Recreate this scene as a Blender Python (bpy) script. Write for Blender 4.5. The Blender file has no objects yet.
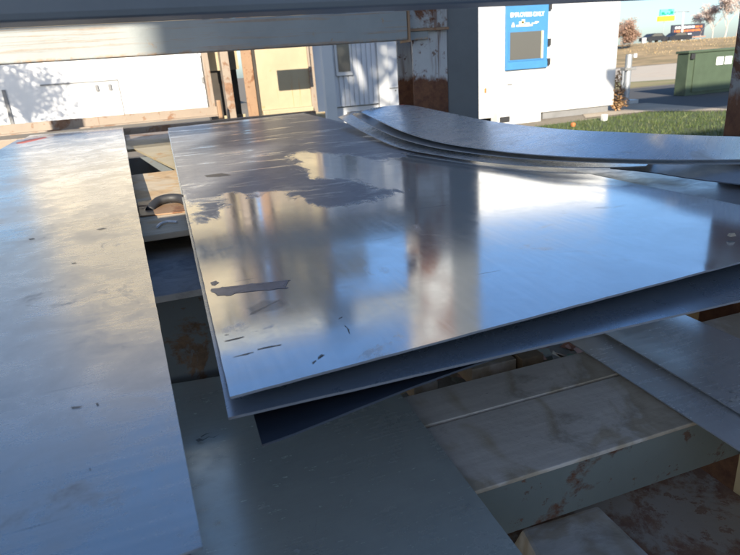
import bpy, bmesh, math, random
from mathutils import Vector, Matrix, noise as mnoise
R = math.radians
rnd = random.Random(7)
S = bpy.context.scene
col = S.collection

# ------------------------------------------------------------------ camera
F = 580.0
CAMZ = 0.36
_Y = Vector((-214, 195, -F)).normalized()
_Z = Vector((1, .0735, 0)).cross(Vector((0, 210, -F))).normalized()
_Y = (_Y - _Z * _Y.dot(_Z)).normalized()
_X = _Y.cross(_Z)
ROT = Matrix((_X, _Y, _Z))
CAM = Vector((0, 0, CAMZ))
def ray(px, py): return ROT @ Vector((px - 370, 277.5 - py, -F))
def atz(px, py, z):
    d = ray(px, py); return CAM + d * ((z - CAMZ) / d.z)
def aty(px, py, y):
    d = ray(px, py); return CAM + d * (y / d.y)
cd = bpy.data.cameras.new('camera')
cam = bpy.data.objects.new('camera', cd); col.objects.link(cam)
cam.matrix_world = Matrix.Translation(CAM) @ ROT.to_4x4()
cd.sensor_width = 36; cd.lens = F / 740 * 36
cd.clip_start = .02; cd.clip_end = 3000
cd.dof.use_dof = True; cd.dof.focus_distance = 1.3; cd.dof.aperture_fstop = 9.0
S.camera = cam

# ------------------------------------------------------------------ materials
class NT:
    def __init__(s, name):
        s.m = bpy.data.materials.new(name); s.m.use_nodes = True
        s.t = s.m.node_tree; s.b = s.t.nodes['Principled BSDF']
        s.tc = None
    def n(s, typ, **kw):
        o = s.t.nodes.new(typ)
        for k, v in kw.items():
            if k.startswith('i_'):
                key = k[2:]
                o.inputs[int(key) if key.isdigit() else key.replace('_', ' ')].default_value = v
            else: setattr(o, k, v)
        return o
    def l(s, a, b): s.t.links.new(a, b)
    def coord(s, scale=(1, 1, 1), rot=(0, 0, 0), loc=(0, 0, 0), src='Object'):
        if s.tc is None: s.tc = s.n('ShaderNodeTexCoord')
        mp = s.n('ShaderNodeMapping'); s.l(s.tc.outputs[src], mp.inputs[0])
        mp.inputs[1].default_value = loc; mp.inputs[2].default_value = rot; mp.inputs[3].default_value = scale
        return mp.outputs[0]
    def noise(s, scale=5, detail=4, rough=.55, dist=0, co=None):
        o = s.n('ShaderNodeTexNoise'); o.inputs['Scale'].default_value = scale
        o.inputs['Detail'].default_value = detail; o.inputs['Roughness'].default_value = rough
        o.inputs['Distortion'].default_value = dist
        s.l(co if co is not None else s.coord(), o.inputs['Vector'])
        return o.outputs['Fac']
    def ramp(s, fac, stops):
        o = s.n('ShaderNodeValToRGB'); e = o.color_ramp.elements
        while len(e) < len(stops): e.new(.5)
        for i, (p, c) in enumerate(stops):
            e[i].position = p
            e[i].color = (c, c, c, 1) if isinstance(c, (int, float)) else (*c, 1)
        s.l(fac, o.inputs[0]); return o.outputs[0]
    def mix(s, fac, a, b, blend='MIX'):
        o = s.n('ShaderNodeMix', data_type='RGBA', blend_type=blend)
        for v, i in ((fac, 0), (a, 6), (b, 7)):
            if isinstance(v, (int, float)): o.inputs[i].default_value = v if i == 0 else (v, v, v, 1)
            elif isinstance(v, tuple): o.inputs[i].default_value = (*v, 1)
            else: s.l(v, o.inputs[i])
        return o.outputs[2]
    def math(s, op, a, b=0.0, clamp=False):
        o = s.n('ShaderNodeMath', operation=op, use_clamp=clamp)
        for i, v in enumerate((a, b)):
            if isinstance(v, (int, float)): o.inputs[i].default_value = v
            else: s.l(v, o.inputs[i])
        return o.outputs[0]
    def bump(s, h, strength=.2, dist=.01, prev=None):
        o = s.n('ShaderNodeBump'); o.inputs['Strength'].default_value = strength
        o.inputs['Distance'].default_value = dist; s.l(h, o.inputs['Height'])
        if prev is not None: s.l(prev, o.inputs['Normal'])
        s.l(o.outputs[0], s.b.inputs['Normal']); return o.outputs[0]
    def set(s, **kw):
        for k, v in kw.items():
            i = s.b.inputs[k.replace('_', ' ')]
            if isinstance(v, (int, float)): i.default_value = v
            elif isinstance(v, tuple): i.default_value = (*v, 1)
            else: s.l(v, i)
        return s.m

def plain(name, c, rough=.6, var=.12, scale=4, metallic=0.0, bump=0.0, bscale=30):
    t = NT(name)
    f = t.noise(scale, 5, .6)
    c2 = tuple(x * (1 - 2 * var) for x in c)
    t.set(Base_Color=t.mix(t.ramp(f, [(.3, 0.0), (.7, 1.0)]), c2, c), Metallic=metallic)
    t.set(Roughness=t.ramp(f, [(.3, min(1, rough + .1)), (.7, rough)]))
    if bump: t.bump(t.noise(bscale, 4), bump, .01)
    return t.m

def painted(name, c, rust=.35, below=None, scale=7, rough=.5, rustc=((.07, .026, .014), (.17, .075, .035)), streak=True, along=False):
    """weathered paint: flecks, streaks and (optionally) solid rust under a height in object space"""
    t = NT(name)
    n1 = t.noise(scale, 8, .68, .3)
    n2 = t.noise(scale * 4.5, 6, .7, co=t.coord())
    m = t.ramp(n1, [(.74 - .3 * rust, 0.0), (.80 - .3 * rust, 1.0)])
    fl = t.ramp(n2, [(.70 - .14 * rust, 0.0), (.74 - .14 * rust, .8)])
    m = t.math('MAXIMUM', m, fl)
    if streak:
        ns = t.noise(9, 4, .6, .2, co=t.coord((2.6, 2.6, .16)))
        m = t.math('MAXIMUM', m, t.ramp(ns, [(.70 - .17 * rust, 0.0), (.80 - .17 * rust, .75)]))
    if along:
        ns = t.noise(6, 6, .7, .3, co=t.coord((.22, 1, 7)))
        m = t.math('MAXIMUM', m, t.ramp(ns, [(.53, 0.0), (.62, .55)]))
        g_ = t.n('ShaderNodeSeparateXYZ'); t.l(t.coord(), g_.inputs[0])
        ed = t.math('SUBTRACT', 1.0, t.math('MULTIPLY', g_.outputs[2], 55.0), True)
        m = t.math('MAXIMUM', m, t.math('MULTIPLY', ed, t.ramp(t.noise(20, 6, .7), [(.45, 0.0), (.6, .9)])))
    if below is not None:
        sp = t.n('ShaderNodeSeparateXYZ'); t.l(t.coord(), sp.inputs[0])
        z = t.math('ADD', sp.outputs[2], t.math('MULTIPLY', t.math('SUBTRACT', t.noise(14, 6, .7, co=t.coord((1, 1, .35))), .5), .16))
        k = t.math('SUBTRACT', 1.0, t.math('MULTIPLY', t.math('SUBTRACT', z, below), 30.0, True), True)
        m = t.math('MAXIMUM', m, k)
    rc = t.mix(t.ramp(t.noise(26, 6, .7), [(.3, 0.0), (.7, 1.0)]), *rustc)
    pc = t.mix(t.ramp(t.noise(3, 5, .6), [(.3, 0.0), (.7, 1.0)]), tuple(x * .78 for x in c), c)
    t.set(Base_Color=t.mix(m, pc, rc), Roughness=t.ramp(m, [(0, rough), (1, .92)]))
    t.bump(t.math('ADD', m, t.math('MULTIPLY', t.noise(60, 3), .4)), .35, .004)
    return t.m

def sheetmetal(name, base, rough=(.12, .24), grain=(2.2, 60, 1), wave=.05, scratch=.35, dirt=.25, metallic=.93, attr=False, rot=0.0, spec=(.2, .2, .2)):
    t = NT(name)
    g = t.noise(3.0, 6, .65, .15, co=t.coord(grain, (0, 0, rot)))
    cl = t.noise(3.5, 5, .6, .6)
    fine = t.noise(70, 3, .6, co=t.coord((1, 1, 1)))
    # long thin scratches / handling marks
    sc = t.ramp(t.noise(2.2, 2, .5, .4, co=t.coord((1.6, 34, 1), (0, 0, rot + .35))), [(.70, 0.0), (.735, 1.0)])
    sc = t.math('MULTIPLY', sc, t.ramp(t.noise(2.7, 3), [(.5, 0.0), (.62, scratch)]))
    dk = t.ramp(t.noise(5, 8, .72, 1.2), [(.60, 0.0), (.72, dirt)])
    c = t.mix(t.ramp(g, [(.3, 0.0), (.7, 1.0)]), tuple(x * .92 for x in base), base)
    c = t.mix(t.ramp(cl, [(.35, .32), (.65, 0.0)]), c, tuple(x * .60 for x in base))
    mo = t.noise(13, 9, .78, .5)
    c = t.mix(t.ramp(mo, [(.38, .28), (.62, 0.0)]), c, tuple(x * .62 for x in base))
    pit = t.ramp(t.noise(150, 2, .5, 0, co=t.coord()), [(.72, 0.0), (.77, .55)])
    dk = t.math('MAXIMUM', dk, t.math('MULTIPLY', pit, t.ramp(cl, [(.45, 0.0), (.6, dirt)])))
    c = t.mix(dk, c, (.16, .15, .14))
    c = t.mix(sc, c, (.10, .10, .105))
    r = t.math('ADD', t.ramp(g, [(.3, rough[0]), (.75, rough[1])]), t.ramp(cl, [(.35, rough[1] * .40), (.65, 0.0)]))
    r = t.math('ADD', r, t.math('MULTIPLY', dk, .35), True)
    r = t.math('ADD', r, t.ramp(mo, [(.38, rough[1] * .35), (.62, 0.0)]), True)
    met = t.math('SUBTRACT', metallic, t.math('MULTIPLY', t.math('MAXIMUM', dk, sc), .6), True)
    if attr:
        a = t.n('ShaderNodeAttribute', attribute_name='stain')
        wob = t.math('ADD', t.math('MULTIPLY', t.math('SUBTRACT', t.noise(5, 8, .7, .4, co=t.coord((2.4, 1, 1))), .5), .26),
                     t.math('MULTIPLY', t.math('SUBTRACT', t.noise(38, 5, .7), .5), .035))
        sd = t.math('SUBTRACT', a.outputs['Fac'], wob)
        inside = t.ramp(t.math('ADD', t.math('MULTIPLY', sd, -6.0), .5, True), [(.40, 0.0), (.58, .88)])
        # wiped, streaky windows through the dried film
        wipe = t.ramp(t.noise(2.1, 7, .68, .9, co=t.coord((1.0, 3.4, 1), (0, 0, .12))), [(.55, 1.0), (.66, .25)])
        rim = t.ramp(t.math('ADD', t.math('MULTIPLY', sd, -6.0), .5, True), [(.40, 0.0), (.48, .5), (.56, 0.0)])
        k = t.math('MULTIPLY', inside, wipe)
        film = t.mix(t.ramp(t.noise(12, 6, .7, .5), [(.3, 0.0), (.7, 1.0)]), (.085, .088, .108), (.16, .162, .185))
        c = t.mix(k, c, film); c = t.mix(rim, c, (.30, .29, .28))
        met = t.math('SUBTRACT', met, t.math('MULTIPLY', k, .80), True)
        r = t.math('ADD', r, t.math('MULTIPLY', k, .30), True)
        t.set(Specular_IOR_Level=t.math('SUBTRACT', .5, t.math('MULTIPLY', k, .30), True))
    t.set(Base_Color=c, Roughness=r, Metallic=met)
    lo = t.bump(t.noise(1.7, 2, .4, co=t.coord((1.4, .8, 1))), wave, .02)
    t.bump(t.math('ADD', t.math('MULTIPLY', g, .5), t.math('MULTIPLY', fine, .6)), .03, .0006, lo)
    return t.m

M = {}
M['centre'] = sheetmetal('galvanised_centre', (.64, .66, .68), (.065, .105), (30, 1.4, 1), .016, .9, .5, .80, attr=True)
M['left'] = sheetmetal('galvanised_left', (.53, .52, .505), (.15, .25), (2.0, 46, 1), .06, .8, .5, .88, rot=.08)
M['under'] = sheetmetal('cold_rolled', (.36, .41, .47), (.18, .22), (4, 1.2, 1), .02, .03, .05, .7)
M['dark'] = sheetmetal('shade_dark_steel', (.05, .058, .075), (.2, .3), (4, 1.2, 1), .04, .05, .1, .6)  # near-black base carries the shade on the drooping sheet
M['lower'] = sheetmetal('lower_steel', (.62, .65, .60), (.13, .20), (3, 30, 1), .04, .8, .55, .42)
M['right'] = sheetmetal('right_steel', (.80, .80, .79), (.12, .2), (3, 40, 1), .04, .7, .45, .5)
M['curl'] = sheetmetal('curled_steel', (.74, .745, .74), (.14, .24), (3, 30, 1), .06, .6, .6, .66)
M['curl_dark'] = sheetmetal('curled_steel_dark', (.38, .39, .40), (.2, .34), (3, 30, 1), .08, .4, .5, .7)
M['bluegrey'] = painted('blue_grey_paint', (.22, .26, .29), .2, rough=.5)
M['slate'] = painted('slate_paint', (.17, .195, .215), .14, rough=.45)
M['farbeam'] = painted('pale_grey_paint', (.26, .285, .285), .22, scale=5, rustc=((.24, .13, .06), (.38, .25, .14)), streak=False, along=True)
M['post'] = painted('rusted_post_paint', (.42, .43, .43), .80, .262, scale=4)
M['post_r'] = painted('rusted_post_right', (.27, .26, .24), .85, .20, scale=6)
M['post_dark'] = painted('dark_grey_post', (.12, .13, .135), .08)
M['web'] = painted('green_grey_web', (.175, .195, .175), .72, scale=6, streak=False)
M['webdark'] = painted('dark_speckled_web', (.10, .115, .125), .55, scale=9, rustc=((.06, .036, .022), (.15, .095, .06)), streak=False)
M['tanrust'] = painted('tan_rust', (.27, .215, .165), .66, scale=4, rustc=((.14, .07, .04), (.25, .145, .085)))
M['cream'] = painted('cream_weathered', (.38, .32, .205), .46, scale=2.2, rustc=((.34, .17, .06), (.48, .30, .13)))
M['rust'] = painted('heavy_rust', (.28, .17, .095), .62, scale=6, rustc=((.11, .05, .025), (.24, .115, .055)))
M['shadefill'] = plain('painted_shade_brown', (.05, .043, .036), .85)  # near-black brown that stands in for shade
def board(name, c1, c2, patch, rough=.8):
    t = NT(name)
    g = t.noise(2.5, 7, .65, .4, co=t.coord((2, 16, 1)))
    p = t.ramp(t.noise(3.2, 4, .6, .8), [(.47, 0.0), (.53, 1.0)])
    c = t.mix(t.ramp(g, [(.3, 0.0), (.7, 1.0)]), c1, c2)
    c = t.mix(t.math('MULTIPLY', p, .75), c, patch)
    d = t.ramp(t.noise(7, 8, .72, 1.0), [(.52, 0.0), (.70, .55)]); c = t.mix(d, c, tuple(x * .45 for x in patch))
    k = t.ramp(t.noise(11, 4, .6, co=t.coord((1, 2.5, 1))), [(.70, 0.0), (.74, .8)])
    c = t.mix(k, c, (.03, .026, .022))
    t.set(Base_Color=c, Roughness=rough)
    t.bump(t.math('ADD', g, t.noise(40, 5)), .35, .004); return t.m
M['deck'] = board('weathered_plate', (.46, .40, .34), (.58, .52, .45), (.36, .28, .18))
M['deck2'] = board('pale_plate', (.40, .37, .33), (.52, .48, .43), (.32, .26, .18))
M['plank_tan'] = board('tan_plank', (.42, .34, .24), (.55, .46, .33), (.46, .30, .15))
M['plank_grey'] = board('grey_plank', (.36, .36, .365), (.48, .48, .475), (.30, .30, .31))
M['pan'] = painted('rust_pan', (.34, .29, .235), .95, scale=5, rustc=((.16, .075, .05), (.26, .16, .10)), streak=False)
M['ochre'] = painted('ochre_rust', (.62, .46, .24), .45, scale=9, rustc=((.11, .05, .02), (.22, .12, .05)), streak=False)
M['white'] = plain('white_metal', (.66, .66, .65), .5, .05, 1.5)
M['trimgrey'] = plain('grey_trim', (.20, .20, .20), .6)
M['shed'] = plain('pale_blue_siding', (.60, .62, .65), .55, .05, 2)
M['glass'] = NT('dark_glass').set(Base_Color=(.09, .09, .085), Roughness=.12)
M['blue'] = plain('blue_door_paint', (.05, .20, .42), .45, .08, 6)
M['lettering'] = plain('white_lettering', (.85, .85, .85), .6, .02)
M['yellow'] = plain('yellow_paint', (.80, .70, .03), .6, .04)
M['ylogo'] = plain('pale_yellow', (.72, .62, .36), .6, .1, 20)
M['black'] = plain('black_metal', (.03, .03, .032), .5)
M['green'] = plain('green_cabinet_paint', (.062, .09, .055), .5, .12, 3)
M['teal'] = plain('teal_sign', (.12, .62, .50), .5, .05)
M['tealdark'] = plain('dark_green_sign', (.01, .24, .17), .5, .05)
M['galv'] = plain('galvanised_pole', (.42, .44, .46), .4, .08, 10, .5)
M['billboard'] = plain('billboard_dark', (.035, .04, .06), .5, .05)
M['orange'] = plain('orange_paint', (.62, .17, .05), .6, .08)
M['redpaint'] = plain('red_marking', (.75, .10, .045), .6, .1, 20)
M['wood'] = board('timber', (.26, .19, .11), (.36, .27, .17), (.22, .15, .09))
M['bark'] = plain('bark', (.09, .07, .055), .9, .2, 10, 0, .4, 20)
M['car'] = plain('dark_car_paint', (.025, .027, .032), .3, .1)
M['concrete'] = plain('concrete', (.36, .30, .23), .85, .12, 2, 0, .2, 40)
M['roofing'] = plain('pale_roof', (.72, .72, .71), .5, .04)
M['blockgrey'] = plain('shade_block_grey', (.45, .46, .46), .5, .06)  # grey of the added block behind the camera
def leafmat(name, stops, trans=.25):
    t = NT(name); g = t.n('ShaderNodeNewGeometry')
    t.set(Base_Color=t.ramp(g.outputs['Random Per Island'], stops), Roughness=.65)
    return t.m
M['litter'] = leafmat('fallen_leaves', [(0, (.16, .045, .02)), (.35, (.26, .09, .03)), (.6, (.12, .07, .035)), (.8, (.05, .085, .035)), (1, (.30, .16, .06))])
M['leaf'] = leafmat('autumn_leaves', [(0, (.07, .085, .025)), (.5, (.12, .10, .03)), (1, (.16, .09, .03))])
M['redleaf'] = leafmat('rust_red_leaves', [(0, (.26, .15, .11)), (.5, (.32, .20, .14)), (1, (.22, .15, .10))])
M['twig'] = leafmat('bare_twigs', [(0, (.40, .31, .27)), (1, (.52, .42, .37))])
M['bush'] = leafmat('dry_bush', [(0, (.22, .12, .05)), (.5, (.32, .18, .08)), (1, (.14, .10, .05))])
M['blade'] = leafmat('grass_blades', [(0, (.03, .055, .010)), (.6, (.055, .085, .016)), (1, (.11, .12, .04))])
M['dryblade'] = leafmat('dry_grass_blades', [(0, (.30, .20, .09)), (.6, (.42, .30, .15)), (1, (.22, .17, .08))])

# ------------------------------------------------------------------ mesh helpers
class MB:
    def __init__(s): s.v = []; s.f = []; s.mi = []
    def add(s, vs, fs, mi=0):
        k = len(s.v); s.v += [tuple(v) for v in vs]
        s.f += [tuple(i + k for i in f) for f in fs]; s.mi += [mi] * len(fs); return s
    def box(s, x0, x1, y0, y1, z0, z1, mi=0):
        return s.add([(x0, y0, z0), (x1, y0, z0), (x1, y1, z0), (x0, y1, z0), (x0, y0, z1), (x1, y0, z1), (x1, y1, z1), (x0, y1, z1)],
                     [(0, 3, 2, 1), (4, 5, 6, 7), (0, 1, 5, 4), (1, 2, 6, 5), (2, 3, 7, 6), (3, 0, 4, 7)], mi)
    def tube(s, pts, r0, r1=None, n=8, cap=True):
        pts = [Vector(p) for p in pts]; r1 = r0 if r1 is None else r1; k = len(s.v); N = len(pts)
        for i, p in enumerate(pts):
            d = (pts[min(i + 1, N - 1)] - pts[max(i - 1, 0)]).normalized()
            a = d.orthogonal().normalized() if abs(d.z) > .9 else d.cross(Vector((0, 0, 1))).normalized()
            b = d.cross(a); r = r0 + (r1 - r0) * i / max(1, N - 1)
            for j in range(n):
                w = 2 * math.pi * j / n; s.v.append(tuple(p + a * (r * math.cos(w)) + b * (r * math.sin(w))))
        for i in range(N - 1):
            for j in range(n):
                s.f.append((k + i * n + j, k + i * n + (j + 1) % n, k + (i + 1) * n + (j + 1) % n, k + (i + 1) * n + j)); s.mi.append(0)
        if cap:
            s.f.append(tuple(k + j for j in range(n))[::-1]); s.f.append(tuple(k + (N - 1) * n + j for j in range(n))); s.mi += [0, 0]
        return s
    def prism(s, poly, axis, a, b):
        """closed outline extruded along an axis ('x','y','z') from a to b"""
        def P(u, w, t): return {'y': (u, t, w), 'x': (t, u, w), 'z': (u, w, t)}[axis]
        n = len(poly); vs = [P(u, w, a) for u, w in poly] + [P(u, w, b) for u, w in poly]
        fs = [tuple(range(n)), tuple(range(2 * n - 1, n - 1, -1))] + [(i, i + n, (i + 1) % n + n, (i + 1) % n) for i in range(n)]
        return s.add(vs, fs)
    def build(s, name, mats, parent=None, bevel=0, smooth=False, base=None):
        """mesh in world coordinates, origin moved to the given base point (default: centre of its foot)"""
        me = bpy.data.meshes.new(name)
        if base is None:
            xs, ys, zs = zip(*s.v); base = Vector(((min(xs) + max(xs)) / 2, (min(ys) + max(ys)) / 2, min(zs)))
        base = Vector(base)
        me.from_pydata([tuple(Vector(v) - base) for v in s.v], [], s.f)
        for m in (mats if isinstance(mats, list) else [mats]): me.materials.append(m)
        me.polygons.foreach_set('material_index', s.mi)
        bm = bmesh.new(); bm.from_mesh(me); bmesh.ops.recalc_face_normals(bm, faces=bm.faces)
        if bevel:
            bmesh.ops.bevel(bm, geom=bm.edges[:], offset=bevel, segments=2, profile=.6, affect='EDGES', clamp_overlap=True)
        bm.to_mesh(me); bm.free()
        if smooth: me.polygons.foreach_set('use_smooth', [True] * len(me.polygons))
        o = bpy.data.objects.new(name, me); col.objects.link(o)
        if parent is not None:
            o.parent = parent; o.location = base - parent_world(parent)
        else: o.location = base
        return o
def parent_world(p):
    w = Vector(p.location)
    while p.parent is not None: p = p.parent; w += p.location
    return w
def tag(o, label=None, cat=None, group=None, kind=None):
    if label: o['label'] = label
    if cat: o['category'] = cat
    if group: o['group'] = group
    if kind: o['kind'] = kind
    return o
def empty(name, loc, label, cat, group=None):
    o = bpy.data.objects.new(name, None); col.objects.link(o); o.location = loc; o.empty_display_size = .2
    return tag(o, label, cat, group)
def bx(name, x0, x1, y0, y1, z0, z1, mat, parent=None, bevel=0.0):
    return MB().box(x0, x1, y0, y1, z0, z1).build(name, mat, parent, bevel)
def ibeam(x0, x1, yc, z0, z1, w=.11, tf=.012, tw=.010):
    """W section along x"""
    m = MB()
    h = w / 2
    poly = [(yc - h, z0), (yc + h, z0), (yc + h, z0 + tf), (yc + tw / 2, z0 + tf), (yc + tw / 2, z1 - tf), (yc + h, z1 - tf), (yc + h, z1), (yc - h, z1),
            (yc - h, z1 - tf), (yc - tw / 2, z1 - tf), (yc - tw / 2, z0 + tf), (yc - h, z0 + tf)]
    return m.prism(poly, 'x', x0, x1)

def sdf(poly, x, y):
    d = 1e9; ins = False; n = len(poly)
    for i in range(n):
        ax, ay = poly[i]; bx_, by = poly[(i + 1) % n]
        ex, ey = bx_ - ax, by - ay; t = max(0, min(1, ((x - ax) * ex + (y - ay) * ey) / (ex * ex + ey * ey + 1e-12)))
        d = min(d, math.hypot(x - ax - ex * t, y - ay - ey * t))
        if (ay > y) != (by > y) and x < (bx_ - ax) * (y - ay) / (by - ay) + ax: ins = not ins
    return -d if ins else d

def catmull(pts, n):
    pts = [Vector(p) for p in pts]; out = []
    N = len(pts) - 1
    for k in range(n + 1):
        t = k / n * N; i = min(int(t), N - 1); f = t - i
        p0 = pts[max(i - 1, 0)]; p1 = pts[i]; p2 = pts[i + 1]; p3 = pts[min(i + 2, N)]
        out.append(.5 * ((2 * p1) + (p2 - p0) * f + (2 * p0 - 5 * p1 + 4 * p2 - p3) * f * f + (3 * p1 - p0 - 3 * p2 + p3) * f ** 3))
    return out

def plate(name, P, nu, nv, th, mats, base, stain=None, parent=None, edge=1):
    """thin sheet from a grid function P(u, v) -> Vector (top face), thickness th downward; own edge faces"""
    vs = []; fs = []; mi = []
    G = [[P(i / nu, j / nv) for i in range(nu + 1)] for j in range(nv + 1)]
    for j in (0, nv):
        for i in range(nu + 1):
            q = G[j][i]; G[j][i] = q + Vector((0, mnoise.noise(q * 23) * .0007, mnoise.noise(q * 31 + Vector((5, 2, 1))) * .0004))
    for j in range(nv + 1):
        for i in (0, nu):
            q = G[j][i]; G[j][i] = q + Vector((mnoise.noise(q * 23) * .0007, 0, mnoise.noise(q * 31 + Vector((5, 2, 1))) * .0004))
    for row in G: vs += row
    idx = lambda i, j: j * (nu + 1) + i
    n = len(vs)
    vs = vs + [v - Vector((0, 0, th)) for v in vs]
    for j in range(nv):
        for i in range(nu):
            fs.append((idx(i, j), idx(i + 1, j), idx(i + 1, j + 1), idx(i, j + 1))); mi.append(0)
            fs.append((n + idx(i, j), n + idx(i, j + 1), n + idx(i + 1, j + 1), n + idx(i + 1, j))); mi.append(0)
    loop = [idx(i, 0) for i in range(nu)] + [idx(nu, j) for j in range(nv)] + [idx(i, nv) for i in range(nu, 0, -1)] + [idx(0, j) for j in range(nv, 0, -1)]
    k = len(vs)
    L = len(loop)
    vs = vs + [vs[i] for i in loop] + [vs[n + i] for i in loop]
    for a in range(L):
        b = (a + 1) % L
        fs.append((k + a, k + L + a, k + L + b, k + b)); mi.append(edge)
    base = Vector(base)
    me = bpy.data.meshes.new(name)
    me.from_pydata([tuple(v - base) for v in vs], [], fs)
    for m in mats: me.materials.append(m)
    me.polygons.foreach_set('material_index', mi)
    me.polygons.foreach_set('use_smooth', [True] * len(fs))
    if stain:
        a = me.attributes.new('stain', 'FLOAT', 'POINT')
        a.data.foreach_set('value', [min(sdf(p, v.x, v.y) for p in stain) for v in vs])
    o = bpy.data.objects.new(name, me); col.objects.link(o)
    o.location = base - (parent_world(parent) if parent else Vector((0, 0, 0))); o.parent = parent
    return o
M['plate_rust'] = painted('rust_streaked_plate', (.36, .37, .36), .95, scale=4)
M['edge'] = painted('cut_edge', (.26, .27, .29), .25, scale=14, rough=.35, streak=False)
M['edge_dark'] = sheetmetal('dark_cut_edge', (.16, .18, .22), (.3, .45), (20, 20, 1), .02, .2, .4, .85)

def quad(a, b, c, d, fn=None):
    a, b, c, d = map(Vector, (a, b, c, d))           # near-left, near-right, far-right, far-left
    def P(u, v):
        p = (a * (1 - u) + b * u) * (1 - v) + (d * (1 - u) + c * u) * v
        if fn: p.z += fn(u, v)
        return p
    return P

# ------------------------------------------------------------------ world and sun
SUN_AZ, SUN_EL = R(22), R(22)           # sun behind the camera, to the left
W = bpy.data.worlds.new('World'); S.world = W; W.use_nodes = True
nt = W.node_tree; bg = nt.nodes['Background']
sky = nt.nodes.new('ShaderNodeTexSky'); sky.sky_type = 'NISHITA'; sky.sun_disc = False
sky.sun_elevation = SUN_EL; sky.sun_rotation = math.pi + SUN_AZ
sky.air_density = 1.0; sky.dust_density = 1.0; sky.ozone_density = 5.0
nt.links.new(sky.outputs[0], bg.inputs[0]); bg.inputs[1].default_value = .10
sd_ = Vector((math.sin(SUN_AZ) * math.cos(SUN_EL), math.cos(SUN_AZ) * math.cos(SUN_EL), -math.sin(SUN_EL)))
sl = bpy.data.lights.new('sun', 'SUN'); sl.energy = 4.9; sl.angle = R(.53); sl.color = (1, .90, .74)
so = bpy.data.objects.new('sun', sl); col.objects.link(so)
so.rotation_euler = sd_.to_track_quat('-Z', 'Y').to_euler(); so.location = (-10, -20, 15)
S.view_settings.view_transform = 'Standard'; S.view_settings.look = 'None'
S.view_settings.gamma = 1; S.view_settings.use_curve_mapping = False
S.view_settings.exposure = 1.2

# ------------------------------------------------------------------ ground, road, hill
GZ = -1.09
def flat(name, pts, z, mat, kind='structure'):
    m = MB(); m.add([(x, y, z) for x, y in pts], [tuple(range(len(pts)))])
    return tag(m.build(name, mat), kind=kind)
def groundmat(name, c1, c2, sc, c3=None):
    t = NT(name)
    a = t.noise(sc, 8, .7); b = t.noise(.35, 4, .6)
    c = t.mix(t.ramp(a, [(.35, 0.0), (.65, 1.0)]), c1, c2)
    if c3: c = t.mix(t.ramp(b, [(.42, 0.0), (.6, 1.0)]), c, c3)
    t.set(Base_Color=c, Roughness=.95); t.bump(a, .5, .03); return t.m
M['gravel'] = groundmat('gravel_ground', (.11, .095, .075), (.22, .19, .15), 9, (.17, .14, .10))
M['asphalt'] = groundmat('asphalt', (.050, .052, .056), (.075, .076, .08), 16, (.062, .062, .066))
M['lawn'] = groundmat('lawn', (.028, .05, .010), (.05, .075, .015), 7, (.06, .075, .022))
M['dry'] = groundmat('dry_grass', (.26, .18, .09), (.38, .27, .14), .5, (.20, .15, .07))
M['lot'] = groundmat('gravel_lot', (.42, .34, .26), (.52, .44, .34), 1.5, (.46, .40, .32))
M['palegrass'] = groundmat('pale_verge', (.24, .19, .08), (.30, .25, .12), 1.2, (.17, .17, .06))
flat('ground', [(-600, -600), (900, -600), (900, 900), (-600, 900)], GZ, M['gravel'])
flat('lawn', [(8.2, 7.0), (30, -4), (30, 6.5), (12.0, 9.4), (10.9, 11.35), (7.0, 11.0)], GZ + .004, M['lawn'])
flat('road', [(10.9, 11.5), (12.1, 9.6), (40, 4.6), (60, 14), (19.6, 18.5), (12.5, 18.6), (11.9, 14.2)], GZ + .006, M['asphalt'])
flat('verge', [(13.6, 19), (20.5, 19.1), (80, 20), (90, 24), (33, 29), (22, 30)], GZ + .005, M['palegrass'])
flat('gravel_lot', [(20.3, 22.6), (24, 20.6), (90, 26), (90, 40), (36, 40.5), (24, 33)], GZ + .009, M['lot'])
flat('concrete_pad', [(9.2, 11.45), (10.9, 11.4), (12.0, 9.75), (12.6, 13.2), (10.8, 13.8)], GZ + .012, M['concrete'])
# grass blades on the lawn (near part, in view)
g = MB()
for _ in range(9000):
    x = rnd.uniform(7.4, 13.5); y = rnd.uniform(6.8, 11.3)
    if not (sdf([(8.2, 7.0), (14, 4), (14, 9.0), (12.0, 9.4), (10.9, 11.3), (7.0, 11.0)], x, y) < -.02): continue
    h = rnd.uniform(.03, .085); a = rnd.uniform(0, 6.3); w = .007; lx, ly = rnd.uniform(-.03, .03), rnd.uniform(-.03, .03)
    c, s_ = math.cos(a) * w, math.sin(a) * w
    g.add([(x - c, y - s_, GZ), (x + c, y + s_, GZ), (x + lx, y + ly, GZ + h)], [(0, 1, 2)])
tag(g.build('grass', M['blade']), kind='stuff')
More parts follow.
